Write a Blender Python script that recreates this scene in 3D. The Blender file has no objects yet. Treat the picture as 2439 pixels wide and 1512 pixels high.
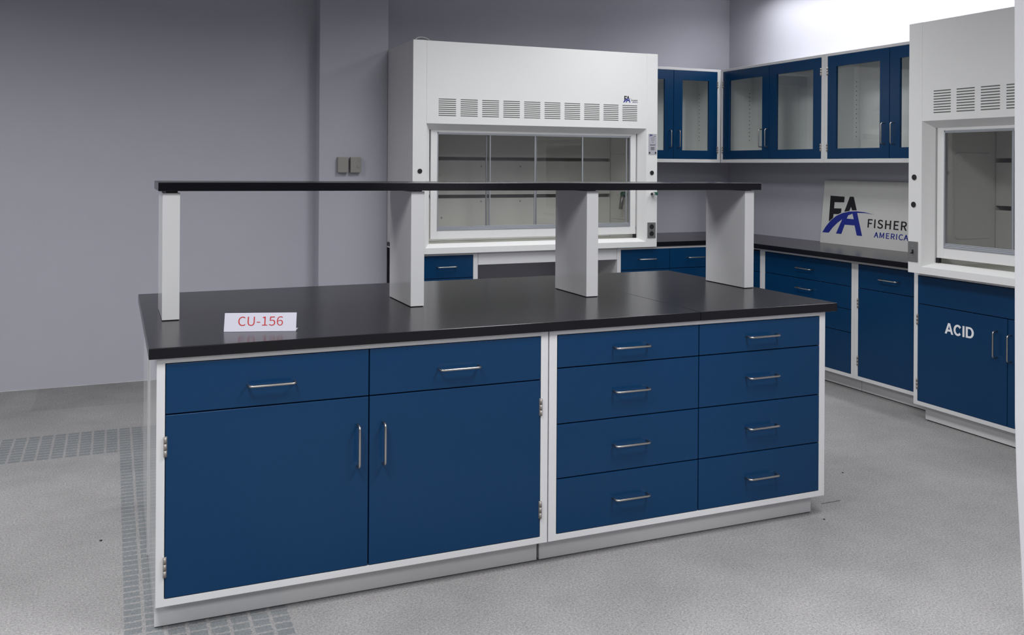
import bpy, bmesh, math, random
from mathutils import Vector, Matrix
random.seed(7)
SC = bpy.context.scene
COL = SC.collection
PI = math.pi

# ------------------------------------------------------------------ materials
def new_mat(name):
    m = bpy.data.materials.new(name); m.use_nodes = True
    nt = m.node_tree; b = nt.nodes['Principled BSDF']
    return m, nt, b

def mat(name, col, rough=.5, metal=0., spec=.5, noise=0., nscale=40., bump=0., bscale=200., coat=0., rvar=0.):
    m, nt, b = new_mat(name)
    N, L = nt.nodes, nt.links
    b.inputs['Roughness'].default_value = rough
    b.inputs['Metallic'].default_value = metal
    b.inputs['Specular IOR Level'].default_value = spec
    b.inputs['Coat Weight'].default_value = coat
    b.inputs['Coat Roughness'].default_value = .12
    tc = N.new('ShaderNodeTexCoord')
    n = N.new('ShaderNodeTexNoise'); n.inputs['Scale'].default_value = nscale; n.inputs['Detail'].default_value = 4
    L.new(tc.outputs['Object'], n.inputs['Vector'])
    mx = N.new('ShaderNodeMix'); mx.data_type = 'RGBA'
    mx.inputs[6].default_value = [c*(1-noise) for c in col] + [1]
    mx.inputs[7].default_value = [min(1, c*(1+noise)) for c in col] + [1]
    L.new(n.outputs['Fac'], mx.inputs[0]); L.new(mx.outputs[2], b.inputs['Base Color'])
    if rvar:
        mr = N.new('ShaderNodeMapRange'); mr.inputs['To Min'].default_value = rough-rvar; mr.inputs['To Max'].default_value = rough+rvar
        L.new(n.outputs['Fac'], mr.inputs['Value']); L.new(mr.outputs['Result'], b.inputs['Roughness'])
    if bump:
        n2 = N.new('ShaderNodeTexNoise'); n2.inputs['Scale'].default_value = bscale; n2.inputs['Detail'].default_value = 2
        L.new(tc.outputs['Object'], n2.inputs['Vector'])
        bp = N.new('ShaderNodeBump'); bp.inputs['Strength'].default_value = bump; bp.inputs['Distance'].default_value = .002
        L.new(n2.outputs['Fac'], bp.inputs['Height']); L.new(bp.outputs['Normal'], b.inputs['Normal'])
    return m

M = {}
M['white'] = mat('white_powder_coat', (.65,.65,.66), rough=.09, noise=.01)
M['hood_white'] = mat('hood_white_enamel', (.75,.75,.745), rough=.38, noise=.01, bump=.05, bscale=350)
M['blue'] = mat('blue_powder_coat', (.0018,.034,.101), rough=.27, noise=.03, bump=.06, bscale=420, spec=.28)
M['bench'] = mat('black_epoxy_resin', (.0055,.0055,.008), rough=.22, noise=.08, nscale=300, spec=.30, bump=.015, bscale=600)
M['steel'] = mat('brushed_stainless', (.50,.47,.44), rough=.30, metal=1., noise=.04, nscale=150)
M['hinge'] = mat('nickel_hinge', (.36,.335,.31), rough=.5, metal=.6, noise=.05)
M['plate'] = mat('stainless_cover_plate', (.34,.34,.335), rough=.42, metal=.85, noise=.04)
M['alu'] = mat('anodised_aluminium', (.52,.54,.58), rough=.35, metal=.75, noise=.03)
M['wall'] = mat('lavender_grey_wall_paint', (.49,.49,.555), rough=.75, noise=.02, nscale=6, bump=.08, bscale=260, spec=.25)
M['ceiling'] = mat('ceiling_tile', (.45,.45,.45), rough=.9, noise=.03)
M['black'] = mat('black_plastic', (.012,.012,.014), rough=.45, noise=.05)
M['dark'] = mat('dark_slot', (.11,.115,.11), rough=.8, noise=.05)
M['liner'] = mat('hood_liner_board', (.80,.795,.775), rough=.5, noise=.02)
M['worktop_light'] = mat('pale_hood_work_surface', (.62,.62,.56), rough=.5, noise=.02)
M['paper'] = mat('white_paper', (.60,.59,.68), rough=.8, noise=.01, spec=.2)
M['red_ink'] = mat('red_ink', (.50,.035,.035), rough=.7, noise=.02, spec=.2)
M['black_ink'] = mat('black_ink', (.008,.008,.012), rough=.55, noise=.02)
M['blue_ink'] = mat('blue_ink', (.010,.022,.26), rough=.55, noise=.02)
M['white_vinyl'] = mat('white_vinyl_letters', (.80,.80,.82), rough=.5, noise=.01)
M['board'] = mat('white_sign_board', (.62,.62,.605), rough=.5, noise=.015)
M['label_grey'] = mat('grey_label_stock', (.40,.40,.45), rough=.5, noise=.02)
M['beige'] = mat('taupe_box_enamel', (.30,.29,.27), rough=.5, noise=.03)
M['chrome'] = mat('chrome', (.8,.8,.8), rough=.15, metal=1., noise=.02)
M['green'] = mat('green_valve_plastic', (.01,.10,.06), rough=.4, noise=.05)
M['partition'] = mat('pale_grey_panel', (.72,.72,.76), rough=.5, noise=.01)
M['cable'] = mat('pale_cable_sheath', (.55,.55,.54), rough=.5, noise=.02)
M['cab_inside'] = mat('cabinet_interior_enamel', (.83,.84,.83), rough=.4, noise=.01)

def glass_mat(name, tint, refl=1.0):
    m = bpy.data.materials.new(name); m.use_nodes = True
    nt = m.node_tree; nt.nodes.clear(); N, L = nt.nodes, nt.links
    out = N.new('ShaderNodeOutputMaterial')
    tr = N.new('ShaderNodeBsdfTransparent'); tr.inputs['Color'].default_value = (*tint, 1)
    gl = N.new('ShaderNodeBsdfGlossy'); gl.inputs['Roughness'].default_value = .02
    fr = N.new('ShaderNodeFresnel'); fr.inputs['IOR'].default_value = 1.5
    ns = N.new('ShaderNodeTexNoise'); ns.inputs['Scale'].default_value = 3
    mr = N.new('ShaderNodeMapRange'); mr.inputs['To Min'].default_value = .9*refl; mr.inputs['To Max'].default_value = 1.1*refl
    mu = N.new('ShaderNodeMath'); mu.operation = 'MULTIPLY'; mu.use_clamp = True
    mx = N.new('ShaderNodeMixShader')
    L.new(ns.outputs['Fac'], mr.inputs['Value'])
    ge = N.new('ShaderNodeNewGeometry'); iv = N.new('ShaderNodeMath'); iv.operation = 'SUBTRACT'; iv.inputs[0].default_value = 1
    m2 = N.new('ShaderNodeMath'); m2.operation = 'MULTIPLY'
    L.new(ge.outputs['Backfacing'], iv.inputs[1]); L.new(fr.outputs['Fac'], m2.inputs[0]); L.new(iv.outputs[0], m2.inputs[1])
    L.new(m2.outputs[0], mu.inputs[0]); L.new(mr.outputs['Result'], mu.inputs[1])
    L.new(mu.outputs[0], mx.inputs[0]); L.new(tr.outputs[0], mx.inputs[1]); L.new(gl.outputs[0], mx.inputs[2])
    L.new(mx.outputs[0], out.inputs[0])
    return m
M['glass'] = glass_mat('clear_cabinet_glass', (.95,.96,.955), 1.7)
M['sash_glass'] = glass_mat('sash_safety_glass', (.86,.86,.855), 1.6)

def carpet_mat():
    m, nt, b = new_mat('heather_carpet_with_block_border')
    N, L = nt.nodes, nt.links
    b.inputs['Roughness'].default_value = .95; b.inputs['Specular IOR Level'].default_value = .1
    tc = N.new('ShaderNodeTexCoord'); sp = N.new('ShaderNodeSeparateXYZ')
    L.new(tc.outputs['Object'], sp.inputs[0])
    def math_(op, a, c=None, clamp=False):
        n = N.new('ShaderNodeMath'); n.operation = op; n.use_clamp = clamp
        for i, v in enumerate((a, c)):
            if v is None: continue
            if isinstance(v, (int, float)): n.inputs[i].default_value = v
            else: L.new(v, n.inputs[i])
        return n.outputs[0]
    def noise(scale, detail=3, rough=.6):
        n = N.new('ShaderNodeTexNoise'); n.inputs['Scale'].default_value = scale
        n.inputs['Detail'].default_value = detail; n.inputs['Roughness'].default_value = rough
        L.new(tc.outputs['Object'], n.inputs['Vector']); return n.outputs['Fac']
    jx = math_('MULTIPLY', math_('SUBTRACT', noise(60, 2), .5), .010)
    jy = math_('MULTIPLY', math_('SUBTRACT', noise(55, 3), .5), .011)
    X = math_('ADD', sp.outputs['X'], jx); Y = math_('ADD', sp.outputs['Y'], jy)
    def band(v, lo, hi): return math_('MULTIPLY', math_('GREATER_THAN', v, lo), math_('LESS_THAN', v, hi))
    long_ = math_('MULTIPLY', band(sp.outputs['X'], -.095, .425), math_('LESS_THAN', sp.outputs['Y'], 2.585))
    cross = math_('MULTIPLY', math_('LESS_THAN', sp.outputs['X'], -.0), band(sp.outputs['Y'], 2.115, 2.585))
    inb = math_('MAXIMUM', long_, cross)
    cx = math_('FRACT', math_('DIVIDE', math_('ADD', X, 20*.065+.095), .065))
    cy = math_('FRACT', math_('DIVIDE', math_('ADD', Y, 200*.047-2.115), .047))
    cell = math_('MULTIPLY', band(cx, .09, .91), band(cy, .11, .89))
    mask = math_('MULTIPLY', inb, cell)
    mask = math_('MULTIPLY', mask, math_('ADD', .75, math_('MULTIPLY', noise(28, 2), .4)), True)
    # yarn heather
    fine = noise(430, 2, .85); mid = noise(120, 4, .8); big = noise(2.3, 5, .65)
    ramp = N.new('ShaderNodeValToRGB')
    ramp.color_ramp.elements[0].position = .37; ramp.color_ramp.elements[0].color = (.125,.124,.132,1)
    ramp.color_ramp.elements[1].position = .63; ramp.color_ramp.elements[1].color = (.49,.478,.473,1)
    L.new(math_('ADD', math_('MULTIPLY', fine, .55), math_('MULTIPLY', mid, .45)), ramp.inputs[0])
    ramp2 = N.new('ShaderNodeValToRGB')
    ramp2.color_ramp.elements[0].position = .32; ramp2.color_ramp.elements[0].color = (.085,.10,.112,1)
    ramp2.color_ramp.elements[1].position = .68; ramp2.color_ramp.elements[1].color = (.32,.335,.345,1)
    L.new(math_('ADD', math_('MULTIPLY', fine, .55), math_('MULTIPLY', mid, .45)), ramp2.inputs[0])
    mx = N.new('ShaderNodeMix'); mx.data_type = 'RGBA'
    L.new(mask, mx.inputs[0]); L.new(ramp.outputs[0], mx.inputs[6]); L.new(ramp2.outputs[0], mx.inputs[7])
    # a darker carpet tile by the far wall and soft wear
    tile = math_('MULTIPLY', math_('GREATER_THAN', X, -.58), math_('GREATER_THAN', Y, 3.17))
    wear = math_('ADD', .68, math_('MULTIPLY', big, .56))
    wear = math_('MULTIPLY', wear, math_('SUBTRACT', 1.0, math_('MULTIPLY', tile, .10)))
    slit = math_('MULTIPLY', band(X, 2.80, 2.91), band(Y, .1285, .1365))
    wear = math_('MULTIPLY', wear, math_('SUBTRACT', 1.0, math_('MULTIPLY', slit, .65)))
    mw = N.new('ShaderNodeMix'); mw.data_type = 'RGBA'; mw.blend_type = 'MULTIPLY'; mw.inputs[0].default_value = 1
    cc = N.new('ShaderNodeCombineColor'); [L.new(wear, cc.inputs[i]) for i in range(3)]
    L.new(mx.outputs[2], mw.inputs[6]); L.new(cc.outputs[0], mw.inputs[7])
    L.new(mw.outputs[2], b.inputs['Base Color'])
    bp = N.new('ShaderNodeBump'); bp.inputs['Strength'].default_value = .5; bp.inputs['Distance'].default_value = .004
    L.new(fine, bp.inputs['Height']); L.new(bp.outputs['Normal'], b.inputs['Normal'])
    return m
M['carpet'] = carpet_mat()

# ------------------------------------------------------------------ mesh helpers
class MB:
    def __init__(s): s.bm = bmesh.new()
    def box(s, x0, x1, y0, y1, z0, z1, bev=0., seg=2):
        vs = [s.bm.verts.new((x, y, z)) for x in (x0, x1) for y in (y0, y1) for z in (z0, z1)]
        F = [(0,1,3,2),(4,6,7,5),(0,4,5,1),(2,3,7,6),(0,2,6,4),(1,5,7,3)]
        fs = [s.bm.faces.new([vs[i] for i in f]) for f in F]
        if bev:
            es = list({e for f in fs for e in f.edges})
            bmesh.ops.bevel(s.bm, geom=es, offset=bev, segments=seg, affect='EDGES', profile=.5)
        return s
    def prism(s, poly, axis, a, b, bev=0.):
        def P(u, v, w):
            return {'x': (w, u, v), 'y': (u, w, v), 'z': (u, v, w)}[axis]
        A = [s.bm.verts.new(P(u, v, a)) for u, v in poly]; B = [s.bm.verts.new(P(u, v, b)) for u, v in poly]
        n = len(poly); fs = [s.bm.faces.new(A), s.bm.faces.new(B)]
        for i in range(n): fs.append(s.bm.faces.new((A[i], A[(i+1) % n], B[(i+1) % n], B[i])))
        bmesh.ops.recalc_face_normals(s.bm, faces=fs)
        if bev:
            es = list({e for f in fs for e in f.edges})
            bmesh.ops.bevel(s.bm, geom=es, offset=bev, segments=2, affect='EDGES', profile=.5)
        return s
    def tube(s, pts, r, n=10):
        pts = [Vector(p) for p in pts]; rings = []
        up = Vector((0, 0, 1)); prev = None
        for i, p in enumerate(pts):
            t = ((pts[min(i+1, len(pts)-1)] - pts[max(i-1, 0)])).normalized()
            if prev is None:
                u = t.cross(up) if abs(t.dot(up)) < .95 else t.cross(Vector((1, 0, 0)))
            else: u = prev - t*prev.dot(t)
            u.normalize(); prev = u; v = t.cross(u)
            rings.append([s.bm.verts.new(p + (u*math.cos(2*PI*k/n) + v*math.sin(2*PI*k/n))*r) for k in range(n)])
        fs = []
        for a, b in zip(rings, rings[1:]):
            for k in range(n): fs.append(s.bm.faces.new((a[k], a[(k+1) % n], b[(k+1) % n], b[k])))
        fs.append(s.bm.faces.new(rings[0])); fs.append(s.bm.faces.new(rings[-1]))
        bmesh.ops.recalc_face_normals(s.bm, faces=fs)
        for f in fs[:-2]: f.smooth = True
        return s
    def cyl(s, p0, p1, r, n=20): return s.tube([p0, p1], r, n)
    def build(s, name, m, parent=None, loc=(0, 0, 0)):
        me = bpy.data.meshes.new(name); s.bm.to_mesh(me); s.bm.free()
        me.materials.append(M[m] if isinstance(m, str) else m)
        o = bpy.data.objects.new(name, me); COL.objects.link(o); o.location = loc
        if parent: o.parent = parent
        return o

def tag(o, label=None, cat=None, group=None, kind=None):
    for k, v in (('label', label), ('category', cat), ('group', group), ('kind', kind)):
        if v: o[k] = v
    return o
def thing(name, label, cat, loc=(0, 0, 0), rotz=0., group=None):
    o = bpy.data.objects.new(name, None); COL.objects.link(o)
    o.location = loc; o.rotation_euler = (0, 0, rotz); o.empty_display_size = .1
    return tag(o, label, cat, group)

def flat_curve(polys, depth=.0006, offset=0.):
    cu = bpy.data.curves.new('outline', 'CURVE'); cu.dimensions = '2D'; cu.fill_mode = 'BOTH'; cu.extrude = depth; cu.offset = offset
    for p in polys:
        sp = cu.splines.new('POLY'); sp.points.add(len(p)-1); sp.use_cyclic_u = True
        for q, (x, y) in zip(sp.points, p): q.co = (x, y, 0, 1)
    return cu
def curve_mesh(cu, name, m, parent, fit=None, matrix=None):
    """curve -> mesh object; fit = (x0, y0, x1, y1) scales the flat outline into that rectangle; matrix places it."""
    tmp = bpy.data.objects.new('tmp', cu); COL.objects.link(tmp)
    dg = bpy.context.evaluated_depsgraph_get()
    me = bpy.data.meshes.new_from_object(tmp.evaluated_get(dg))
    bpy.data.objects.remove(tmp); bpy.data.curves.remove(cu)
    if fit:
        xs = [v.co.x for v in me.vertices]; ys = [v.co.y for v in me.vertices]
        a, b, c, d = min(xs), min(ys), max(xs), max(ys)
        for v in me.vertices:
            v.co.x = fit[0] + (v.co.x-a)/(c-a)*(fit[2]-fit[0]); v.co.y = fit[1] + (v.co.y-b)/(d-b)*(fit[3]-fit[1])
    if matrix: me.transform(matrix)
    me.name = name; me.materials.clear(); me.materials.append(M[m])
    o = bpy.data.objects.new(name, me); COL.objects.link(o); o.parent = parent
    return o
# flat (u, v) -> front plane of a thing facing local -y at depth y0
def front(y0, x=0., z=0., s=1.): return Matrix(((s,0,0,x),(0,0,-1,y0),(0,s,0,z),(0,0,0,1)))

# letter outlines
G_CU = [[(.132,-.0046),(.148,-.0035),(.1627,-.0002),(.1763,.005),(.1887,.0123),(.2002,.0213),(.2108,.0322),(.1929,.0529),(.1845,.0444),(.1756,.0372),(.1662,.0315),(.1561,.0273),(.1452,.0247),(.1334,.0238),(.1105,.0271),(.0909,.0367),(.0751,.0522),(.0634,.0731),(.0561,.0989),(.0536,.1292),(.0562,.1591),(.0638,.1845),(.0759,.2051),(.092,.2202),(.1117,.2296),(.1345,.2328),(.1451,.2321),(.1548,.2298),(.1639,.2261),(.1722,.2213),(.1799,.2155),(.187,.2087),(.2045,.2297),(.1963,.2377),(.1866,.2452),(.1755,.2516),(.1629,.2567),(.1491,.26),(.1341,.2612),(.1031,.2571),(.0757,.2451),(.0528,.2258),(.0353,.1995),(.0242,.1668),(.0203,.1282),(.0241,.0894),(.035,.0567),(.0521,.0305),(.0746,.0113),(.1015,-.0005)],[(.3498,-.0046),(.3747,-.0021),(.3969,.0058),(.4154,.0197),(.4296,.0406),(.4387,.069),(.4419,.1057),(.4419,.2567),(.4107,.2567),(.4107,.105),(.4086,.0776),(.4025,.0566),(.393,.0413),(.3807,.0312),(.3661,.0255),(.3498,.0238),(.3337,.0255),(.3193,.0312),(.3072,.0413),(.298,.0566),(.292,.0776),(.2899,.105),(.2899,.2567),(.2577,.2567),(.2577,.1057),(.2609,.069),(.2699,.0406),(.2841,.0197),(.3026,.0058),(.3247,-.0021)],[(.4919,.0858),(.5816,.0858),(.5816,.1103),(.4919,.1103)],[(.6282,.0),(.7689,.0),(.7689,.0266),(.7174,.0266),(.7174,.2567),(.6929,.2567),(.6397,.2384),(.6397,.2181),(.6856,.2181),(.6856,.0266),(.6282,.0266)],[(.8834,-.0046),(.9046,-.0019),(.9243,.0058),(.9416,.0184),(.9552,.0356),(.9642,.0574),(.9674,.0833),(.9646,.1091),(.9568,.1298),(.9446,.1456),(.9289,.1566),(.9105,.1631),(.8901,.1653),(.8515,.1551),(.8582,.2293),(.9548,.2293),(.9548,.2567),(.8302,.2567),(.8218,.1369),(.8389,.1261),(.846,.1306),(.8527,.1343),(.8594,.1373),(.8662,.1394),(.8736,.1407),(.8817,.1411),(.8968,.1393),(.9098,.1341),(.9203,.1257),(.9282,.1141),(.9332,.0997),(.9349,.0826),(.9329,.0651),(.9275,.0503),(.919,.0383),(.908,.0294),(.8949,.0239),(.8803,.0221),(.8662,.0231),(.8539,.0261),(.843,.0307),(.8333,.0365),(.8248,.0432),(.8172,.0504),(.8011,.0294),(.8105,.0209),(.8213,.013),(.8337,.006),(.8481,.0004),(.8645,-.0032)],[(1.0914,-.0046),(1.1107,-.0018),(1.1283,.006),(1.1433,.0185),(1.155,.0351),(1.1626,.0553),(1.1653,.0788),(1.163,.1035),(1.1564,.1236),(1.1458,.1393),(1.1317,.1504),(1.1142,.1571),(1.0938,.1593),(1.0837,.1584),(1.0734,.1556),(1.0632,.1511),(1.0534,.145),(1.0441,.1375),(1.0357,.1285),(1.0386,.164),(1.0456,.1914),(1.0559,.2115),(1.0692,.225),(1.0847,.2326),(1.1019,.2349),(1.1096,.2343),(1.1171,.2325),(1.1243,.2296),(1.131,.2257),(1.1372,.2209),(1.1425,.2153),(1.1607,.2349),(1.1531,.2422),(1.1446,.2486),(1.1352,.2539),(1.1247,.2578),(1.1132,.2603),(1.1005,.2612),(1.0762,.2579),(1.0538,.2476),(1.0344,.2296),(1.0192,.2032),(1.0092,.1677),(1.0056,.1225),(1.0086,.0837),(1.0169,.0519),(1.0301,.0272),(1.0474,.0096),(1.068,-.001)],[(1.0364,.1029),(1.045,.1136),(1.0539,.122),(1.0629,.1282),(1.0718,.1324),(1.0804,.1347),(1.0886,.1355),(1.1028,.1337),(1.1144,.1285),(1.1234,.1201),(1.1297,.1089),(1.1335,.095),(1.1348,.0788),(1.1333,.0623),(1.129,.0482),(1.1223,.0366),(1.1135,.0279),(1.1031,.0225),(1.0914,.0207),(1.0764,.0231),(1.0636,.0302),(1.0531,.0418),(1.0451,.058),(1.0395,.0784)]]
G_FISHER = [[(.0354,.0),(.0676,.0),(.0676,.1152),(.1656,.1152),(.1656,.1425),(.0676,.1425),(.0676,.2293),(.1831,.2293),(.1831,.2567),(.0354,.2567)],[(.2586,.0),(.2909,.0),(.2909,.2567),(.2586,.2567)],[(.4623,-.0046),(.4874,-.002),(.5087,.0053),(.526,.0166),(.5388,.0313),(.5468,.0488),(.5495,.0683),(.5476,.0857),(.5424,.1002),(.5342,.112),(.5236,.1218),(.5109,.13),(.4966,.1369),(.4602,.1527),(.4501,.157),(.4403,.162),(.4314,.1679),(.4241,.1752),(.4193,.1844),(.4175,.1957),(.419,.2064),(.4235,.2155),(.4306,.2228),(.4401,.2283),(.4518,.2317),(.4655,.2328),(.477,.2321),(.4877,.2299),(.4977,.2265),(.5071,.2217),(.5158,.2159),(.5239,.209),(.5407,.2297),(.5311,.2385),(.5201,.2461),(.5078,.2524),(.4945,.2572),(.4804,.2602),(.4655,.2612),(.4433,.2589),(.4238,.2524),(.4076,.2421),(.3952,.2285),(.3873,.212),(.3846,.1933),(.3868,.1761),(.3928,.1618),(.4017,.1501),(.4126,.1407),(.4246,.1333),(.4368,.1275),(.4735,.1113),(.4852,.106),(.4956,.1005),(.5042,.0943),(.5109,.0868),(.5151,.0774),(.5166,.0655),(.5149,.0538),(.5102,.0436),(.5024,.0353),(.4917,.0291),(.4784,.0252),(.4627,.0238),(.4494,.0248),(.4365,.0278),(.4241,.0325),(.4124,.0389),(.4016,.0466),(.3919,.0557),(.3727,.0333),(.3844,.0224),(.3976,.0132),(.4121,.0057),(.4278,.0001),(.4446,-.0034)],[(.6299,.0),(.6621,.0),(.6621,.1211),(.7819,.1211),(.7819,.0),(.8144,.0),(.8144,.2567),(.7819,.2567),(.7819,.1492),(.6621,.1492),(.6621,.2567),(.6299,.2567)],[(.9148,.0),(1.0664,.0),(1.0664,.0277),(.947,.0277),(.947,.1211),(1.0444,.1211),(1.0444,.1488),(.947,.1488),(.947,.2293),(1.0626,.2293),(1.0626,.2567),(.9148,.2567)],[(1.1833,.1348),(1.1833,.2304),(1.2263,.2304),(1.2449,.2294),(1.2604,.2261),(1.2726,.2202),(1.2814,.2116),(1.2868,.1999),(1.2887,.1849),(1.2868,.1695),(1.2814,.157),(1.2726,.1472),(1.2604,.1403),(1.2449,.1362),(1.2263,.1348)],[(1.2918,.0),(1.3282,.0),(1.2631,.1124),(1.2794,.1179),(1.2935,.126),(1.305,.1367),(1.3136,.1501),(1.319,.1661),(1.3209,.1849),(1.3179,.2087),(1.3092,.2271),(1.2956,.2407),(1.2777,.2499),(1.256,.255),(1.2312,.2567),(1.1511,.2567),(1.1511,.0),(1.1833,.0),(1.1833,.1089),(1.2295,.1089)]]
G_AMERICA = [[(.0014,.0),(.034,.0),(.0588,.0784),(.1527,.0784),(.1772,.0),(.2115,.0),(.1243,.2567),(.0882,.2567)],[(.0669,.104),(.0795,.1436),(.105,.2304),(.1064,.2304),(.1324,.1436),(.1446,.104)],[(.2782,.0),(.3073,.0),(.3073,.1422),(.3031,.2178),(.3045,.2178),(.3252,.1593),(.3738,.0259),(.3955,.0259),(.4439,.1593),(.4645,.2178),(.4659,.2178),(.4617,.1422),(.4617,.0),(.4918,.0),(.4918,.2567),(.453,.2567),(.4039,.1194),(.3861,.0658),(.3847,.0658),(.3661,.1194),(.3171,.2567),(.2782,.2567)],[(.5926,.0),(.7442,.0),(.7442,.0277),(.6248,.0277),(.6248,.1211),(.7221,.1211),(.7221,.1488),(.6248,.1488),(.6248,.2293),(.7403,.2293),(.7403,.2567),(.5926,.2567)],[(.861,.1348),(.861,.2304),(.9041,.2304),(.9227,.2294),(.9381,.2261),(.9503,.2202),(.9592,.2116),(.9646,.1999),(.9664,.1849),(.9646,.1695),(.9592,.157),(.9503,.1472),(.9381,.1403),(.9227,.1362),(.9041,.1348)],[(.9696,.0),(1.006,.0),(.9408,.1124),(.9572,.1179),(.9712,.126),(.9827,.1367),(.9913,.1501),(.9967,.1661),(.9986,.1849),(.9956,.2087),(.987,.2271),(.9734,.2407),(.9554,.2499),(.9337,.255),(.909,.2567),(.8288,.2567),(.8288,.0),(.861,.0),(.861,.1089),(.9072,.1089)],[(1.0811,.0),(1.1133,.0),(1.1133,.2567),(1.0811,.2567)],[(1.3104,-.0046),(1.3263,-.0035),(1.3411,-.0002),(1.3546,.005),(1.3671,.0123),(1.3786,.0213),(1.3891,.0322),(1.3713,.0529),(1.3629,.0444),(1.354,.0372),(1.3445,.0315),(1.3344,.0273),(1.3235,.0247),(1.3118,.0238),(1.2888,.0271),(1.2693,.0367),(1.2535,.0522),(1.2417,.0731),(1.2344,.0989),(1.2319,.1292),(1.2346,.1591),(1.2422,.1845),(1.2543,.2051),(1.2704,.2202),(1.29,.2296),(1.3128,.2328),(1.3234,.2321),(1.3332,.2298),(1.3422,.2261),(1.3506,.2213),(1.3582,.2155),(1.3653,.2087),(1.3828,.2297),(1.3747,.2377),(1.365,.2452),(1.3538,.2516),(1.3413,.2567),(1.3275,.26),(1.3125,.2612),(1.2814,.2571),(1.254,.2451),(1.2311,.2258),(1.2137,.1995),(1.2026,.1668),(1.1987,.1282),(1.2025,.0894),(1.2134,.0567),(1.2305,.0305),(1.2529,.0113),(1.2798,-.0005)],[(1.4332,.0),(1.4657,.0),(1.4906,.0784),(1.5844,.0784),(1.6089,.0),(1.6432,.0),(1.5561,.2567),(1.52,.2567)],[(1.4986,.104),(1.5112,.1436),(1.5368,.2304),(1.5382,.2304),(1.5641,.1436),(1.5764,.104)]]
def _arc(cx, cy, rx, ry, a0, a1, n=18):
    return [(cx+rx*math.cos(math.radians(a0+(a1-a0)*k/n)), cy+ry*math.sin(math.radians(a0+(a1-a0)*k/n))) for k in range(n+1)]
def _sh(p, dx): return [(x+dx, y) for x, y in p]
G_ACID = [[(0,0),(.365,1),(.595,1),(.96,0),(.735,0),(.655,.23),(.305,.23),(.225,0)], [(.365,.41),(.48,.755),(.595,.41)],
          _sh(_arc(.46,.5,.46,.515,38,318)+_arc(.46,.5,.245,.325,325,30), 1.0),
          [(2.0,0),(2.0,1),(2.215,1),(2.215,0)],
          _sh([(0,0),(0,1)]+_arc(.40,.5,.47,.5,90,-90), 2.36), _sh([(.215,.17)]+_arc(.39,.5,.25,.33,-90,90)+[(.215,.83)], 2.36)]

# logo outlines (metres, on the sign board)
LOGO_F = [(.079,.368),(.2296,.3641),(.2287,.3213),(.1265,.3193),(.1262,.2717),(.2055,.2737),(.2047,.2409),(.1731,.229),(.1256,.2281),(.1235,.1984),(.0809,.1677)]
LOGO_A = [(.285,.367),(.3238,.367),(.364,.2677),(.3176,.2647),(.3042,.2915),(.2893,.2598),(.2385,.2508)]
LOGO_B = [(.0183,.0809),(.0505,.1252),(.0972,.1736),(.1538,.2132),(.2217,.2399),(.2898,.2548),(.3648,.2598),(.4455,.2568),(.538,.2449),(.453,.2508),(.3698,.2489),(.4371,.0809),(.3836,.0809),(.3549,.1539),(.2518,.1539),(.2241,.0819),(.1678,.0809),(.2231,.1944),(.1736,.1628),(.1278,.1252),(.0885,.0819)]
LOGO_H = [(.2682,.2003),(.2807,.2251),(.3239,.2409),(.3417,.1993)]
def logo(parent, mtx, depth=.0006, words=True, word_scale=1.):
    k = curve_mesh(flat_curve([LOGO_F, LOGO_A], depth), 'logo_letters', 'black_ink', parent, None, mtx)
    k['label'] = 'black FA letters of the emblem'
    b = curve_mesh(flat_curve([LOGO_B, LOGO_H], depth), 'logo_swoosh', 'blue_ink', parent, None, mtx)
    b['label'] = 'blue swooping A of the emblem'
    if words:
        f = curve_mesh(flat_curve(G_FISHER, depth, .0055), 'lettering', 'black_ink', parent, (.484,.1455,.852,.2105), mtx)
        f['label'] = 'black word FISHER'
        a = curve_mesh(flat_curve(G_AMERICA, depth, .0045), 'lettering', 'blue_ink', parent, (.553,.078,.872,.119), mtx)
        a['label'] = 'blue word AMERICA'

# ------------------------------------------------------------------ room shell
def struct(mb, name, m): return tag(mb.build(name, m), kind='structure')
struct(MB().box(-7.2, 5.2, -13.2, 4.0, -.1, 0), 'floor', 'carpet')
CEIL = 3.02
struct(MB().box(-7.2, 5.2, -13.2, 4.0, CEIL, CEIL+.1), 'ceiling', 'ceiling')
struct(MB().box(1.765, 5.2, 3.864, 4.0, 0, CEIL), 'wall_back', 'wall')
struct(MB().box(-7.2, 1.25, 3.785, 4.0, 0, CEIL), 'wall_back_left', 'wall')
struct(MB().box(1.25, 1.765, 3.64, 4.0, 0, CEIL, .004), 'wall_column', 'wall')
struct(MB().box(5.02, 5.2, -13.2, 3.864, 0, CEIL), 'wall_right', 'wall')
struct(MB().box(-7.2, -7.0, -13.2, 3.785, 0, CEIL), 'wall_left', 'wall')
struct(MB().box(-7.0, 5.02, -13.2, -13.0, 0, CEIL), 'wall_front', 'wall')
# torn paint line where the far wall meets the carpet
top = [(-2.6+.03*k, random.uniform(.0015, .0055) if random.random() > .12 else .0006) for k in range(128)]
mb = MB().prism([(-2.6, 0)]+top+[(top[-1][0], 0)], 'y', 3.7838, 3.787)
struct(mb, 'trim_1', 'white')

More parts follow.
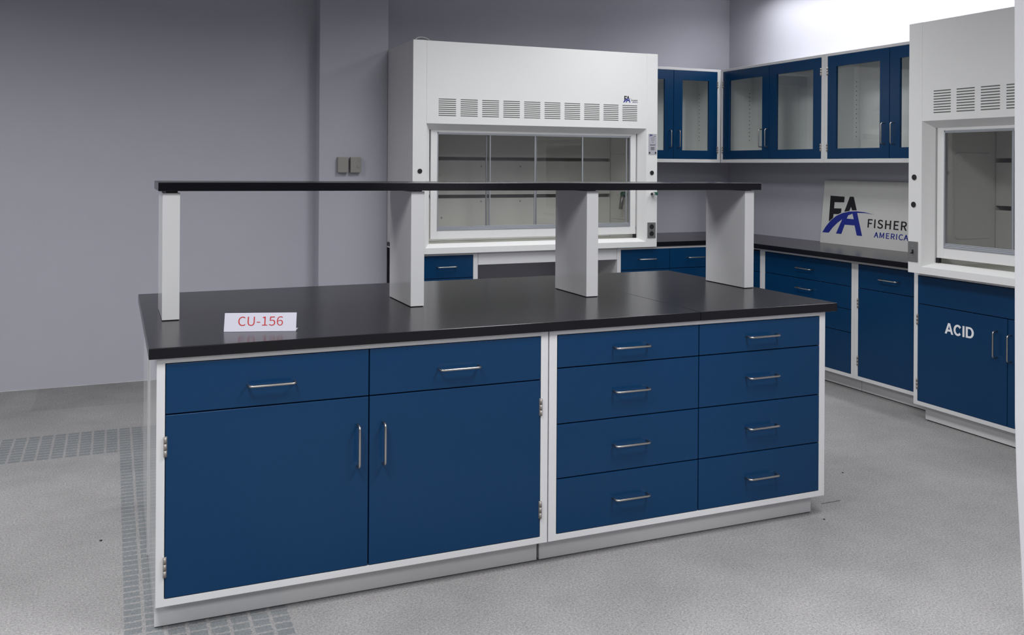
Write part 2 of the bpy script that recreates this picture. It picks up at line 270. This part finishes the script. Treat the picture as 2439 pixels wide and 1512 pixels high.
# ------------------------------------------------------------------ casework builders
ZB, ZT = .0944, .889
def wire_pull(parent, cx, cz, y0, length=.152, vertical=False, r=.0042, out=.034):
    c = .012; h = length/2
    prof = [(-h, 0), (-h, -out+c)]
    prof += [(-h+c-c*math.cos(a), -out+c-c*math.sin(a)) for a in (PI/8, PI/4, 3*PI/8)]
    prof += [(-h+c, -out), (h-c, -out)]
    prof += [(h-c+c*math.sin(a), -out+c-c*math.cos(a)) for a in (PI/8, PI/4, 3*PI/8)]
    prof += [(h, -out+c), (h, 0)]
    pts = [(cx, y0+b, cz+a) if vertical else (cx+a, y0+b, cz) for a, b in prof]
    return MB().tube(pts, r, 10).build('handle', 'steel', parent)
def hinge(parent, x, z, side, h=.064):
    mb = MB(); k = h/3
    for i in range(3): mb.cyl((x, -.005, z-h/2+i*k+.0006), (x, -.005, z-h/2+(i+1)*k-.0006), .0052, 10)
    a, b = (x-.003, x+.006) if side < 0 else (x-.006, x+.003)
    mb.box(a, b, -.0035, .001, z-h/2, z+h/2, .0005, 1)
    return mb.build('hinge', 'hinge', parent)
def drawer(root, x0, x1, z0, z1, hl=.152, handle=True, hz=None):
    g = .002
    d = MB().box(x0+g, x1-g, -.001, .019, z0+g, z1-g, .0016).build('drawer_front', 'blue', root)
    if handle: wire_pull(d, (x0+x1)/2, hz or (z0+z1)/2, 0, hl)
    return d
def door(root, x0, x1, z0, z1, hinge_side, handle=None, hz=(.606, .222)):
    g = .002
    d = MB().box(x0+g, x1-g, -.001, .019, z0+g, z1-g, .0016).build('door', 'blue', root)
    if handle: wire_pull(d, handle[0], handle[1], 0, .142, True)
    if hinge_side:
        hx = x0+.001 if hinge_side < 0 else x1-.001
        for z in hz: hinge(d, hx, z, hinge_side)
    return d
def base_cabinet(label, loc, rotz, w, d=.62, sl=.030, sr=.030, top_rail=.018, toe=(0., 0.), toe_d=.068, group=None, name='base_cabinet', rail=.0246, lift=.0035):
    root = thing(name, label, 'cabinet', loc, rotz, group)
    t = .018
    mb = MB()
    mb.box(0, t, .02, d, ZB, ZT, .0008, 1); mb.box(w-t, w, .02, d, ZB, ZT, .0008, 1)
    mb.box(t, w-t, d-.01, d, ZB, ZT); mb.box(t, w-t, .021, d-.01, ZB, ZB+.016); mb.box(t, w-t, .021, d-.01, ZT-.016, ZT-.001)
    mb.build('carcass', 'white', root)
    fr = MB()
    fr.box(0, sl, 0, .021, ZB, ZT, .0015); fr.box(w-sr, w, 0, .021, ZB, ZT, .0015)
    fr.box(sl-.002, w-sr+.002, .0003, .021, ZB+.0002, ZB+rail, .0013); fr.box(sl-.002, w-sr+.002, .0003, .021, ZT-top_rail, ZT-.0002, .0013)
    fr.build('face_frame', 'white', root)
    MB().box(toe[0], w-toe[1], toe_d, d-.002, lift, ZB, .001, 1).build('toe_kick', 'white', root)
    MB().box(toe[0]+.01, w-toe[1]-.01, toe_d+.01, d-.02, 0, lift+.001).build('base_shadow_gap', 'black', root)  # added black block, its colour stands for the shadow gap under the toe kick
    return root

G_IS = 'blue and white base cabinets of the island bench'
G_WALL = 'blue and white base cabinets along the walls'
DT, DS, DB = ZT-.018, .7075, ZB+.0246
# island, front left: two drawers over two doors
W1 = 1.3770
c = base_cabinet('front left island cabinet with two drawers above two large blue doors', (0, 0, 0), 0, W1, .635, .026, .030, toe=(.0, .012), group=G_IS)
drawer(c, .026, .690, DS, DT, hz=.781); drawer(c, .690, W1-.030, DS, DT, hz=.781)
door(c, .026, .690, DB, DS, -1, (.650, .541)); door(c, .690, W1-.030, DB, DS, 1, (.7405, .541))
# island, front right: eight drawers
x0 = 1.3815; W2 = 2.6985-x0
c = base_cabinet('front right island cabinet with eight blue drawers in two columns', (x0, 0, 0), 0, W2, .635, .0325, .031, toe=(-.006, .014), group=G_IS)
zs = [DT, .7445, .533, .327, DB]
for a, b in ((.0325, 2.050-x0), (2.050-x0, W2-.031)):
    for k in range(4): drawer(c, a, b, zs[k+1], zs[k])
# island, rear pair facing the far wall
for xx, ww, lab in ((1.3770, 1.3770, 'rear island cabinet behind the two door cabinet, facing the far wall'), (2.6985, W2, 'rear island cabinet behind the eight drawer cabinet, facing the fume hood')):
    c = base_cabinet(lab, (xx, 1.292, 0), PI, ww, .640, toe=(.01, .0), group=G_IS)
    drawer(c, .03, ww/2, DS, DT); drawer(c, ww/2, ww-.03, DS, DT)
    door(c, .03, ww/2, DB, DS, -1, (ww/2-.045, .541)); door(c, ww/2, ww-.03, DB, DS, 1, (ww/2+.045, .541))
    if xx < 2: MB().box(ww-.002, ww+.0045, .632, .646, ZB-.08, ZT, .001).build('scribe_strip', 'white', c)

# worktops
def slab(label, x0, x1, y0, y1, z0=.889, z1=.9245, bev=.0022, name='worktop', group='black worktop slabs'):
    return tag(MB().box(x0, x1, y0, y1, z0, z1, bev).build(name, 'bench'), label, 'worktop', group)
slab('long left slab of the island black worktop, carrying the paper card', -.0243, 2.0455, -.018, 1.316)
slab('short right slab of the island black worktop, beyond the seam', 2.0470, 2.7486, -.018, 1.316)

# reagent shelf on the island
SH0, SH1 = .0225, 2.748
rs = thing('reagent_shelf', 'long black reagent shelf on four white posts above the island worktop', 'shelf', (SH0, .50, .9245))
tilt = .0030
def shelf_z(x): return 1.4065 - (x)*tilt
sb = MB().box(0, SH1-SH0, 0, .36, 0, .0325, .0018).build('shelf_board', 'bench', rs, (0, 0, 1.4065-.9245)); sb.rotation_euler = (0, tilt, 0)
sb['label'] = 'black shelf board'
for i, (a, b) in enumerate(((.0386, .1000), (.9965, 1.0539), (1.8095, 1.8675), (2.6660, 2.7195))):
    lx = a-SH0
    gap = .007 if i == 0 else .0035
    top = shelf_z(lx+.03)-.9245-gap
    p = MB().box(lx, b-SH0, .0187, .3384, .0025, top, .0012).build('post', 'white', rs)
    MB().box(lx+.004, b-SH0-.004, .022, .335, 0, .0035).build('gasket', 'black', p)
    MB().box(lx+.012, b-SH0-.008, .03, .33, top-.001, shelf_z(b-SH0)-.9245+.0008).build('shelf_pad', 'black', p)

# tent card CU-156
ang = math.atan2(-.074, .237)
card = thing('tent_card', 'folded white paper tent card reading CU-156 on the island worktop', 'card', (.226, .206, .9245), ang)
CL, CH, CT = .2475, .0625, .019
def sheet(y0, z0, y1, z1, x0=0, x1=CL, t=.0004):
    n = Vector((0, z1-z0, -(y1-y0))).normalized()*t
    return MB().prism([(y0, z0), (y1, z1), (y1+n.y, z1+n.z), (y0+n.y, z0+n.z)], 'x', x0, x1)
sheet(0, .0006, CT, CH, .0, CL-.001).build('front_panel', 'paper', card)
sheet(CT+.0004, CH, 2*CT, .0006, 0, CL-.009).build('back_panel', 'paper', card)
sheet(2*CT, .0006, .006, .0012, .0, CL-.009, .0004).build('bottom_flap', 'paper', card)
MB().prism([(CL-.002, .001), (CL+.006, .011), (CL-.001, .011)], 'y', .003, .0036).build('folded_corner', 'paper', card)
lean = math.atan2(CT, CH)
mt = Matrix.Translation((0, -.0006, 0)) @ Matrix.Rotation(-lean, 4, 'X') @ front(0)
t = curve_mesh(flat_curve(G_CU, .0002, -.002), 'lettering', 'red_ink', card, (.0475, .0205, .2005, .0525), mt)
t['label'] = 'red characters CU-156'

# ------------------------------------------------------------------ fume hoods
def rounded_slot(mb, x0, x1, z, h, y0, y1):
    r = h/2; pts = []
    for k in range(5): a = PI/2+PI*k/4; pts.append((x0+r+r*math.cos(a), z+r*math.sin(a)))
    for k in range(5): a = -PI/2+PI*k/4; pts.append((x1-r+r*math.cos(a), z+r*math.sin(a)))
    mb.prism(pts, 'y', y0, y1)
def fume_hood(label, loc, rotz, w, D, zt, zf, nv, v0, vw, vp, vz0, vz1, panes, edges, depth_in, hw):
    zb = .8905; pw = .0972; oi = .140
    h = thing('fume_hood', label, 'fume hood', loc, rotz, 'white fume hoods')
    mb = MB()
    mb.box(0, .012, .0925, D, zb, zt-.001, .0008, 1); mb.box(w-.012, w, .0925, D, zb, zt-.001, .0008, 1)
    mb.box(.012, w-.012, .093, D, zt-.013, zt-.001); mb.box(.012, w-.012, D-.008, D, zb, zt-.013)
    s = mb.build('outer_shell', 'hood_white', h)
    prof = [(0, 0), (pw, 0), (oi, .062), (oi, .092), (0, .092)]
    MB().prism(prof, 'z', zb, zt, .0012).build('corner_post', 'hood_white', h)
    MB().prism([(w-a, b) for a, b in prof], 'z', zb, zt, .0012).build('corner_post', 'hood_white', h)
    MB().prism([(0, zt-.001), (0, zf), (.062, zf-.040), (.092, zf-.040), (.092, zt-.001)], 'x', pw+.0014, w-pw-.0014, .001).build('fascia_panel', 'hood_white', h)
    for i in range(nv):
        vm = MB(); a = v0+i*vp
        for k in range(9):
            rounded_slot(vm, a, a+vw, vz1-(vz1-vz0)*k/8, .0060, -.0007, .004)
        vm.build('vent', 'dark', h)
    MB().prism([(0, zb), (0, .9325), (.062, .957), (.078, .957), (.078, zb)], 'x', pw+.001, w-pw-.001, .001).build('airfoil_sill', 'hood_white', h)
    zi = zf-.040
    fr = MB(); a, b = oi+.012, w-oi-.012
    a2, b2 = .2, w-.2
    fr.box(a, a2, .064, .086, .988, zi+.01, .001); fr.box(b2, b, .064, .086, .988, zi+.01, .001)
    fr.box(a2, b2, .0643, .086, .988, 1.047, .001); fr.box(a2, b2, .0643, .086, zi-.017, zi+.01, .001)
    sash = fr.build('sash_frame', 'hood_white', h)
    tr = MB(); t0, t1 = a2, b2; zt1 = zi-.017
    for z, y in ((1.047, .0610), (1.0563, .0635), (1.0656, .0655)): tr.box(t0, t1, y, .088, z, z+.0095, .0008, 1)
    tr.box(t0, t1, .0615, .088, zt1-.008, zt1, .0008, 1); tr.box(t0, t1, .064, .088, zt1-.0145, zt1-.0075, .0008, 1)
    tr.box(t0, t0+.007, .0615, .088, 1.047, zt1, .0008, 1); tr.box(t1-.007, t1, .0615, .088, 1.047, zt1, .0008, 1)
    tr.build('sash_track', 'alu', h)
    for i, (p0, p1) in enumerate(panes):
        y = .071 if i % 2 == 0 else .079
        g = MB().box(p0, p1, y, y+.004, 1.072, zt1-.012).build('glass_pane', 'sash_glass', h)
        for e0, e1, idx in edges:
            if idx == i: MB().box(e0, e1, y-.003, y+.007, 1.070, zt1-.010, .0008, 1).build('pane_edge', 'alu', g)
    # black rollers at the sash foot
    for xx in ((a-.002,) if hw < 0 else (b-.008,)): MB().box(xx, xx+.012, .066, .08, 1.026, 1.040, .001).build('sash_stop', 'black', h)
    for xx in ((oi+.001,) if hw < 0 else (w-oi-.024,)): MB().box(xx, xx+.022, .068, .088, .9575, .986, .001).build('sash_guide', 'black', h)
    # interior
    il, ir, yb = .100, w-.103, depth_in
    MB().box(il, ir, .088, D-.03, .905, .932).build('work_surface', 'worktop_light', h)
    for z0, z1 in ((.934, 1.2555), (1.283, 1.5445), (1.5715, 2.10)):
        MB().box(il+.004, ir-.004, yb, yb+.006, z0, z1).build('baffle_panel', 'liner', h)
    for xx, s_ in ((il, 1), (ir, -1)):
        sl = MB().box(min(xx, xx-.006*s_), max(xx, xx-.006*s_), .094, D-.03, .932, 2.10).build('side_liner', 'liner', h)
        # access panel with rounded corners on the side liner
        y0, y1, z0, z1, r = .26, yb-.03, 1.085, 1.60, .03
        pts = []
        for cxx, czz, st in ((y1-r, z1-r, 0), (y0+r, z1-r, PI/2), (y0+r, z0+r, PI), (y1-r, z0+r, 1.5*PI)):
            for k in range(5): aa = st+PI/2*k/4; pts.append((cxx+r*math.cos(aa), czz+r*math.sin(aa)))
        ap = MB().prism(pts, 'x', xx+.0004*s_, xx+.005*s_, .001).build('access_panel', 'liner', sl)
        for yy, zz in ((y0+.05, z0+.07), (y1-.05, z0+.07), (y0+.05, z1-.07), (y1-.05, z1-.07)):
            MB().cyl((xx+.004*s_, yy, zz), (xx+.009*s_, yy, zz), .006, 12).build('screw', 'liner', ap)
    MB().box(il, ir, .094, D-.03, 2.10, 2.11).build('ceiling_liner', 'liner', h)
    for xx, zz in ((il+.62, 1.23), (il+.95, 1.23), (il+.62, 1.50), (il+.95, 1.50), (il+.3, 1.11), (il+.66, 1.11)):
        if xx < ir-.05: MB().cyl((xx, yb-.004, zz), (xx, yb+.001, zz), .0065, 12).build('screw', 'label_grey', h)
    return h

def plug(h, x, z): MB().cyl((x, -.004, z), (x, .006, z), .0165, 24).build('hole_plug', 'black', h)

HA = fume_hood('large white fume hood against the far wall with ten vents and a four pane sash', (1.763, 3.0, 0), 0, 1.960, .636, 2.372, 1.797, 10, .185, .130, .1627, 1.855, 1.969,
               [(.207, .606), (.572, .975), (.953, 1.354), (1.344, 1.753)],
               [(.598, .606, 0), (.572, .580, 1), (.966, .975, 1), (.953, .962, 2), (1.345, 1.354, 2), (1.728, 1.737, 3)], .55, 1)
plug(HA, .052, 1.466); plug(HA, 1.912, 1.459)
HB = fume_hood('white fume hood at the right wall, above the cabinet lettered ACID', (4.22, 1.007, 0), -PI/2, 1.26, .78, 2.362, 1.783, 6, .181, .121, .1590, 1.829, 1.953,
               [(.207, .650), (.630, 1.053)], [(.640, .650, 0), (.630, .638, 1)], .60, -1)
plug(HB, .044, 1.454); plug(HB, .040, 1.293)

def plate_with(h, x, z, w=.072, ht=.120):
    return MB().box(x-w/2, x+w/2, -.005, .002, z-ht/2, z+ht/2, .002).build('cover_plate', 'plate', h)
p = plate_with(HA, 1.911, 1.019)
for z in (1.0455, .9925):
    MB().cyl((1.911, -.0075, z), (1.911, -.003, z), .0185, 20).build('receptacle', 'black', p)
MB().cyl((1.911, -.0065, 1.019), (1.911, -.004, 1.019), .005, 12).build('screw', 'chrome', p)
p = plate_with(HB, .0385, 1.0155)
MB().box(.0335, .0445, -.0075, -.003, 1.003, 1.028, .001).build('toggle_slot', 'black', p)
MB().prism([(-.005, 1.010), (-.022, 1.003), (-.021, 1.011), (-.005, 1.021)], 'x', .035, .043, .001).build('toggle', 'black', p)
for z in (1.046, .985): MB().cyl((.0385, -.0065, z), (.0385, -.004, z), .004, 12).build('screw', 'chrome', p)
# green-handled gas valve on the right post of the far hood
v = MB().cyl((1.914, .001, 1.300), (1.914, -.028, 1.300), .013, 16).build('gas_valve', 'chrome', HA)
MB().cyl((1.914, -.026, 1.300), (1.905, -.048, 1.294), .010, 14).build('valve_nozzle', 'chrome', v)
MB().box(1.922, 1.947, -.036, -.016, 1.288, 1.312, .004).build('valve_handle', 'green', v)
MB().tube([(1.899, -.030, 1.300), (1.893, -.036, 1.296)], .009, 12).build('valve_cap', 'black', v)
# fitting inside the far hood on the right liner
f = MB().cyl((1.856, .29, 1.285), (1.815, .29, 1.285), .022, 14).build('service_fitting', 'green', HA)
MB().tube([(1.822, .29, 1.275), (1.815, .29, 1.23), (1.800, .28, 1.17)], .016, 10).build('fitting_spout', 'plate', f)
# end of the black slab under the far hood, showing at its left side
MB().box(-.010, .002, .535, .600, .905, .9335, .001).build('slab_end', 'bench', HA)
# instruction label on the far hood
lx0, lx1, lz0, lz1 = 1.8805, 1.9540, 1.597, 1.758
lab = MB().box(lx0, lx1, -.0012, .001, lz0, lz1).build('instruction_label', 'label_grey', HA)
lab['label'] = 'grey instruction label with emblem'
mtx = Matrix.Translation((lx0+.006, -.0014, 1.7395)) @ front(0) @ Matrix.Diagonal((.072, .052, 1, 1)) @ Matrix.Translation((0, -.08, 0))
logo(lab, mtx, .0003, words=False)
tl = MB()
for z, a, b in ((1.7395, .044, .066), (1.7265, .020, .054), (1.7115, .022, .052), (1.695, .028, .046), (1.676, .012, .062), (1.669, .012, .060), (1.655, .020, .054), (1.650, .020, .054), (1.645, .020, .052), (1.640, .020, .054), (1.635, .022, .052)):
    tl.box(lx0+a, lx0+b, -.0016, 0, z-.0012, z+.0012)
tl.build('printed_line', 'black', lab)
for a in (.010, .063): MB().box(lx0+a-.006, lx0+a+.006, -.0016, 0, 1.606, 1.619).build('printed_symbol', 'black', lab)
# emblem on the far hood fascia
mtx = Matrix.Translation((1.653, -.0009, 1.992)) @ front(0) @ Matrix.Diagonal((.150, .172, 1, 1)) @ Matrix.Translation((0, -.08, 0))
logo(HA, mtx, .0004)

# loop of cable on the far hood
pts = [(1.808+.055*(1-math.cos(PI*k/10)), 3.10+.02*math.sin(PI*k/10), 2.3715+.0045+.032*math.sin(PI*k/10)) for k in range(11)]
tag(MB().tube(pts, .0028, 8).build('cable', 'cable'), 'thin pale cable looped on top of the far fume hood', 'cable')

# ------------------------------------------------------------------ wall run: cabinets under and beside the hoods
c = base_cabinet('narrow base cabinet under the left end of the far fume hood', (1.785, 3.03, 0), 0, .475, .60, .035, .035, .015, group=G_WALL, lift=.0065)
drawer(c, .035, .440, .714, .874, .138, hz=.795); door(c, .035, .440, DB, .714, -1, (.395, .55))
ap = tag(MB().box(2.2625, 3.3915, 3.032, 3.052, .800, .888, .001).build('apron_panel', 'white'), 'plain white apron panel over the knee space under the far fume hood', 'panel')
xr = 3.393
c = base_cabinet('base cabinet with paired drawers at the right end of the far fume hood', (xr, 3.03, 0), 0, .965, .60, .032, .032, .017, group=G_WALL, lift=.0065)
for a, b, hc in ((.032, .4675, 3.652-xr), (.4675, .933, 4.095-xr)):
    d = drawer(c, a, b, .715, .872, handle=False); wire_pull(d, hc, .796, 0, .148)
    door(c, a, b, DB, .715, -1 if a < .1 else 1, (b-.045 if a < .1 else a+.045, .55))
# right run, facing -x  (local x = world -y)
XR = 4.445
c = base_cabinet('corner base cabinet of the right wall run, mostly hidden by the last shelf post', (XR, 3.028, 0), -PI/2, .384, .56, .03, .030, group=G_WALL, lift=.0065)
for z0, z1 in ((.702, .866), (.545, .702), (.39, .545), (DB, .39)): drawer(c, .03, .354, z0, z1, hz=(z0+z1)/2-.01)
c = base_cabinet('four drawer base cabinet in the right wall run, behind the island end', (XR, 2.644, 0), -PI/2, .964, .56, .030, .028, .022, toe=(0, 0), group=G_WALL, lift=.0065)
for z0, z1, hz in ((.707, .866, .783), (.551, .707, .640), (.396, .551, .47), (.117, .396, .26)): drawer(c, .030, .936, z0, z1, .160, hz=hz)
c = base_cabinet('base cabinet with one drawer over one door, left of the ACID cabinet', (XR, 1.679, 0), -PI/2, .624, .56, .033, .030, .022, toe=(.002, 0), group=G_WALL, lift=.0065)
drawer(c, .033, .594, .707, .866, .152, hz=.786); door(c, .033, .594, .118, .707, -1, (.55, .60))
# cabinet under the right hood
XB = 4.30
c = base_cabinet('white framed base cabinet with ACID lettered on its blue door', (XB, 1.0365, 0), -PI/2, 1.29, .70, .029, .029, .020, toe=(.045, .045), toe_d=.05, group=G_WALL, lift=.0065)
drawer(c, .029, 1.261, .700, .868, handle=False)
d = door(c, .029, .640, .118, .700, -1, (.575, .552))
t = curve_mesh(flat_curve(G_ACID, .0004), 'lettering', 'white_vinyl', d, (.229, .5535, .4265, .6175), front(-.0016))
t['label'] = 'white word ACID'
door(c, .640, 1.261, .118, .700, 1, (.660+.004, .545))
# wall-run worktops
slab('black worktop on the far wall between the fume hood and the corner', 3.7245, 4.3745, 3.0203, 3.8635)
slab('black worktop along the right wall carrying the leaning sign', 4.3760, 5.0195, 1.045, 3.8635)

# ------------------------------------------------------------------ wall cabinets with glass doors
def glass_cabinet(label, loc, rotz, w, d, doors, sl, sr, zb=1.543, zt=2.345, z0=1.571, z1=2.324):
    c = thing('wall_cabinet', label, 'cabinet', loc, rotz, 'blue glass-door wall cabinets')
    t = .018; mb = MB()
    mb.box(0, t, .019, d, zb, zt, .0008, 1); mb.box(w-t, w, .019, d, zb, zt, .0008, 1)
    mb.box(t, w-t, .021, d, zb, zb+t); mb.box(t, w-t, .021, d, zt-t, zt); mb.box(t, w-t, d-.008, d, zb+t, zt-t)
    mb.build('carcass', 'cab_inside', c)
    MB().box(t+.001, w-t-.001, d-.0105, d-.0085, zb+t+.001, zt-t-.001).build('back_panel', 'cab_inside', c)
    fr = MB()
    fr.box(0, sl, 0, .021, zb, zt, .0015); fr.box(w-sr, w, 0, .021, zb, zt, .0015)
    fr.box(sl-.002, w-sr+.002, .0003, .021, zb+.0002, z0, .0013); fr.box(sl-.002, w-sr+.002, .0003, .021, z1, zt-.0002, .0013)
    fr.build('face_frame', 'white', c)
    # punched shelf standards near the back of both side walls
    for xx, s_ in ((t, 1), (w-t, -1)):
        hm = MB()
        for k in range(13): hm.cyl((xx-.001*s_, d-.042, 1.741+k*.034), (xx+.0009*s_, d-.042, 1.741+k*.034), .0046, 8)
        hm.build('pin_holes', 'dark', c)
    for x0, x1, hs, hx in doors:
        g = .002; a, b = x0+g, x1-g; st = .086; rt, rb = .082, .075
        dm = MB()
        dm.box(a, a+st, -.001, .019, z0+g, z1-g, .0014); dm.box(b-st, b, -.001, .019, z0+g, z1-g, .0014)
        dm.box(a+st-.002, b-st+.002, -.0008, .019, z0+g+.0002, z0+rb, .0012); dm.box(a+st-.002, b-st+.002, -.0008, .019, z1-rt, z1-g-.0002, .0012)
        dd = dm.build('door', 'blue', c)
        MB().box(a+st-.004, b-st+.004, .008, .012, z0+rb-.004, z1-rt+.004).build('glass_pane', 'glass', dd)
        wire_pull(dd, hx, 1.742, 0, .142, True)
        for z in (1.655, 2.215): hinge(dd, x0+.001 if hs < 0 else x1-.001, z, hs, .058)
    return c
xo = 3.735
glass_cabinet('glass door wall cabinet on the far wall beside the large fume hood', (xo, 3.53, 0), 0, 4.688-xo, .333, [(3.768-xo, 4.212-xo, -1, 4.172-xo), (4.212-xo, 4.655-xo, 1, 4.257-xo)], .033, .033)
yo = 3.528
glass_cabinet('glass door wall cabinet in the corner of the right wall', (4.690, yo, 0), -PI/2, 1.274, .329, [(.029, .644, -1, yo-2.972), (.644, 1.241, 1, yo-2.893)], .029, .033)
yo = 2.253
glass_cabinet('glass door wall cabinet above the leaning sign, cut off by the right fume hood', (4.690, yo, 0), -PI/2, 1.235, .329, [(.031, .628, -1, yo-1.668), (.628, 1.204, 1, yo-1.585)], .031, .031)

# ------------------------------------------------------------------ leaning sign
sg = thing('sign_board', 'white sign board with black and blue emblem leaning on the right wall', 'sign', (4.942, 2.577, .9245))
th = math.atan2(.043, .4805)
sm = Matrix.Rotation(th, 4, 'Y') @ Matrix(((0,0,-1,0),(-1,0,0,0),(0,1,0,0),(0,0,0,1)))   # (u, v, out) -> local
bb = MB(); bb.box(0, 1.22, 0, .4845, -.010, 0, .0008, 1)
o = bb.build('board', 'board', sg); o.data.transform(sm)
logo(sg, sm @ Matrix.Translation((0, 0, .0008)), .0006)

# ------------------------------------------------------------------ wall boxes and the foreground panel
b1 = tag(MB().box(1.380, 1.458, 3.598, 3.640, 1.449, 1.563, .003).build('thermostat_box', 'beige'), 'plain taupe wall box on the column, left of the pair', 'switch box', 'taupe wall boxes on the column')
b2 = thing('thermostat_box', 'taupe wall box with small dial on the column, right of the pair', 'switch box', (1.474, 3.640, 1.449), 0, 'taupe wall boxes on the column')
MB().box(0, .078, -.042, 0, 0, .114, .003).build('housing', 'beige', b2)
MB().cyl((.058, -.043, .045), (.058, -.046, .045), .010, 16).build('dial', 'plate', b2)
MB().box(.051, .066, -.0435, -.041, .078, .102, .001).build('slider', 'plate', b2)
prof = [(1.600, 0), (1.6225, .542), (1.611, .698), (1.597, .857), (1.5905, .988), (1.586, 1.424), (1.581, 1.95), (1.579, 2.30), (2.25, 2.30), (2.25, 0)]
prof[0] = (1.660, 0)
tag(MB().prism(prof, 'y', -1.84, -1.80, .003).build('partition_panel', 'partition'), 'tall pale grey partition panel standing at the right edge of the photo', 'panel')

for x, y, r, lab in ((-.167, .9, .0048, 'dark crumb on the carpet left of the island'), (2.681, -.02, .004, 'dark crumb on the carpet just off the right toe kick of the island'), (3.194, .426, .004, 'dark crumb on the carpet between the island end and the ACID cabinet')):
    mb = MB(); bmesh.ops.create_icosphere(mb.bm, subdivisions=2, radius=r)
    for v in mb.bm.verts: v.co = Vector((v.co.x*(1+.4*random.random()), v.co.y*1.2, v.co.z*.5+r*.45))
    tag(mb.build('crumb', 'black', None, (x, y, 0)), lab, 'crumb')

# ------------------------------------------------------------------ lights (recessed ceiling troffers)
def troffer(name, x, y, sx, sy, w, spread=162, col=(.985, .99, 1)):
    l = bpy.data.lights.new(name, 'AREA'); l.shape = 'RECTANGLE'; l.size = sx; l.size_y = sy; l.energy = w; l.color = col; l.spread = math.radians(spread)
    o = bpy.data.objects.new(name, l); COL.objects.link(o); o.location = (x, y, CEIL-.02)
    return o
for x, y, w in ((-.4, -1.5, 84), (2.0, -1.5, 86), (2.1, 1.4, 47), (3.3, 2.0, 27), (-1.2, 1.1, 80), (-3.6, -1.5, 60), (.4, -4.4, 120), (3.0, -4.4, 105), (-2.4, -4.4, 90)):
    troffer('ceiling_light', x, y, .6, 1.2, w, 145 if y < -4 else 162)
troffer('wall_wash_light', 4.72, 1.55, .16, 3.4, 47)

wd = bpy.data.worlds.new('World'); SC.world = wd; wd.use_nodes = True
wd.node_tree.nodes['Background'].inputs[0].default_value = (.5, .52, .56, 1)
wd.node_tree.nodes['Background'].inputs[1].default_value = .05

# ------------------------------------------------------------------ camera (level shift lens)
f, cx, cy = 2222.5, 1219.5, 393.72
yaw, rol = .40408, .006209
cd = bpy.data.cameras.new('camera'); cam = bpy.data.objects.new('camera', cd); COL.objects.link(cam)
cd.sensor_fit = 'HORIZONTAL'; cd.sensor_width = 36; cd.lens = f/2439*36
cd.shift_x = 0; cd.shift_y = -(756-cy)/2439
cd.clip_start = .05; cd.clip_end = 60
R = Vector((math.cos(yaw), -math.sin(yaw), 0)); F = Vector((math.sin(yaw), math.cos(yaw), 0)); U = Vector((0, 0, 1))
Rw = R*math.cos(rol) + U*math.sin(rol); Uw = U*math.cos(rol) - R*math.sin(rol); Bw = -F
cam.matrix_world = Matrix(((Rw.x, Uw.x, Bw.x, -.13116), (Rw.y, Uw.y, Bw.y, -3.16865), (Rw.z, Uw.z, Bw.z, 1.50967), (0, 0, 0, 1)))
SC.camera = cam
SC.view_settings.view_transform = 'Standard'; SC.view_settings.look = 'None'
SC.view_settings.gamma = 1; SC.view_settings.use_curve_mapping = False
SC.view_settings.exposure = -.57
SC.cycles.max_bounces = 10; SC.cycles.transparent_max_bounces = 16
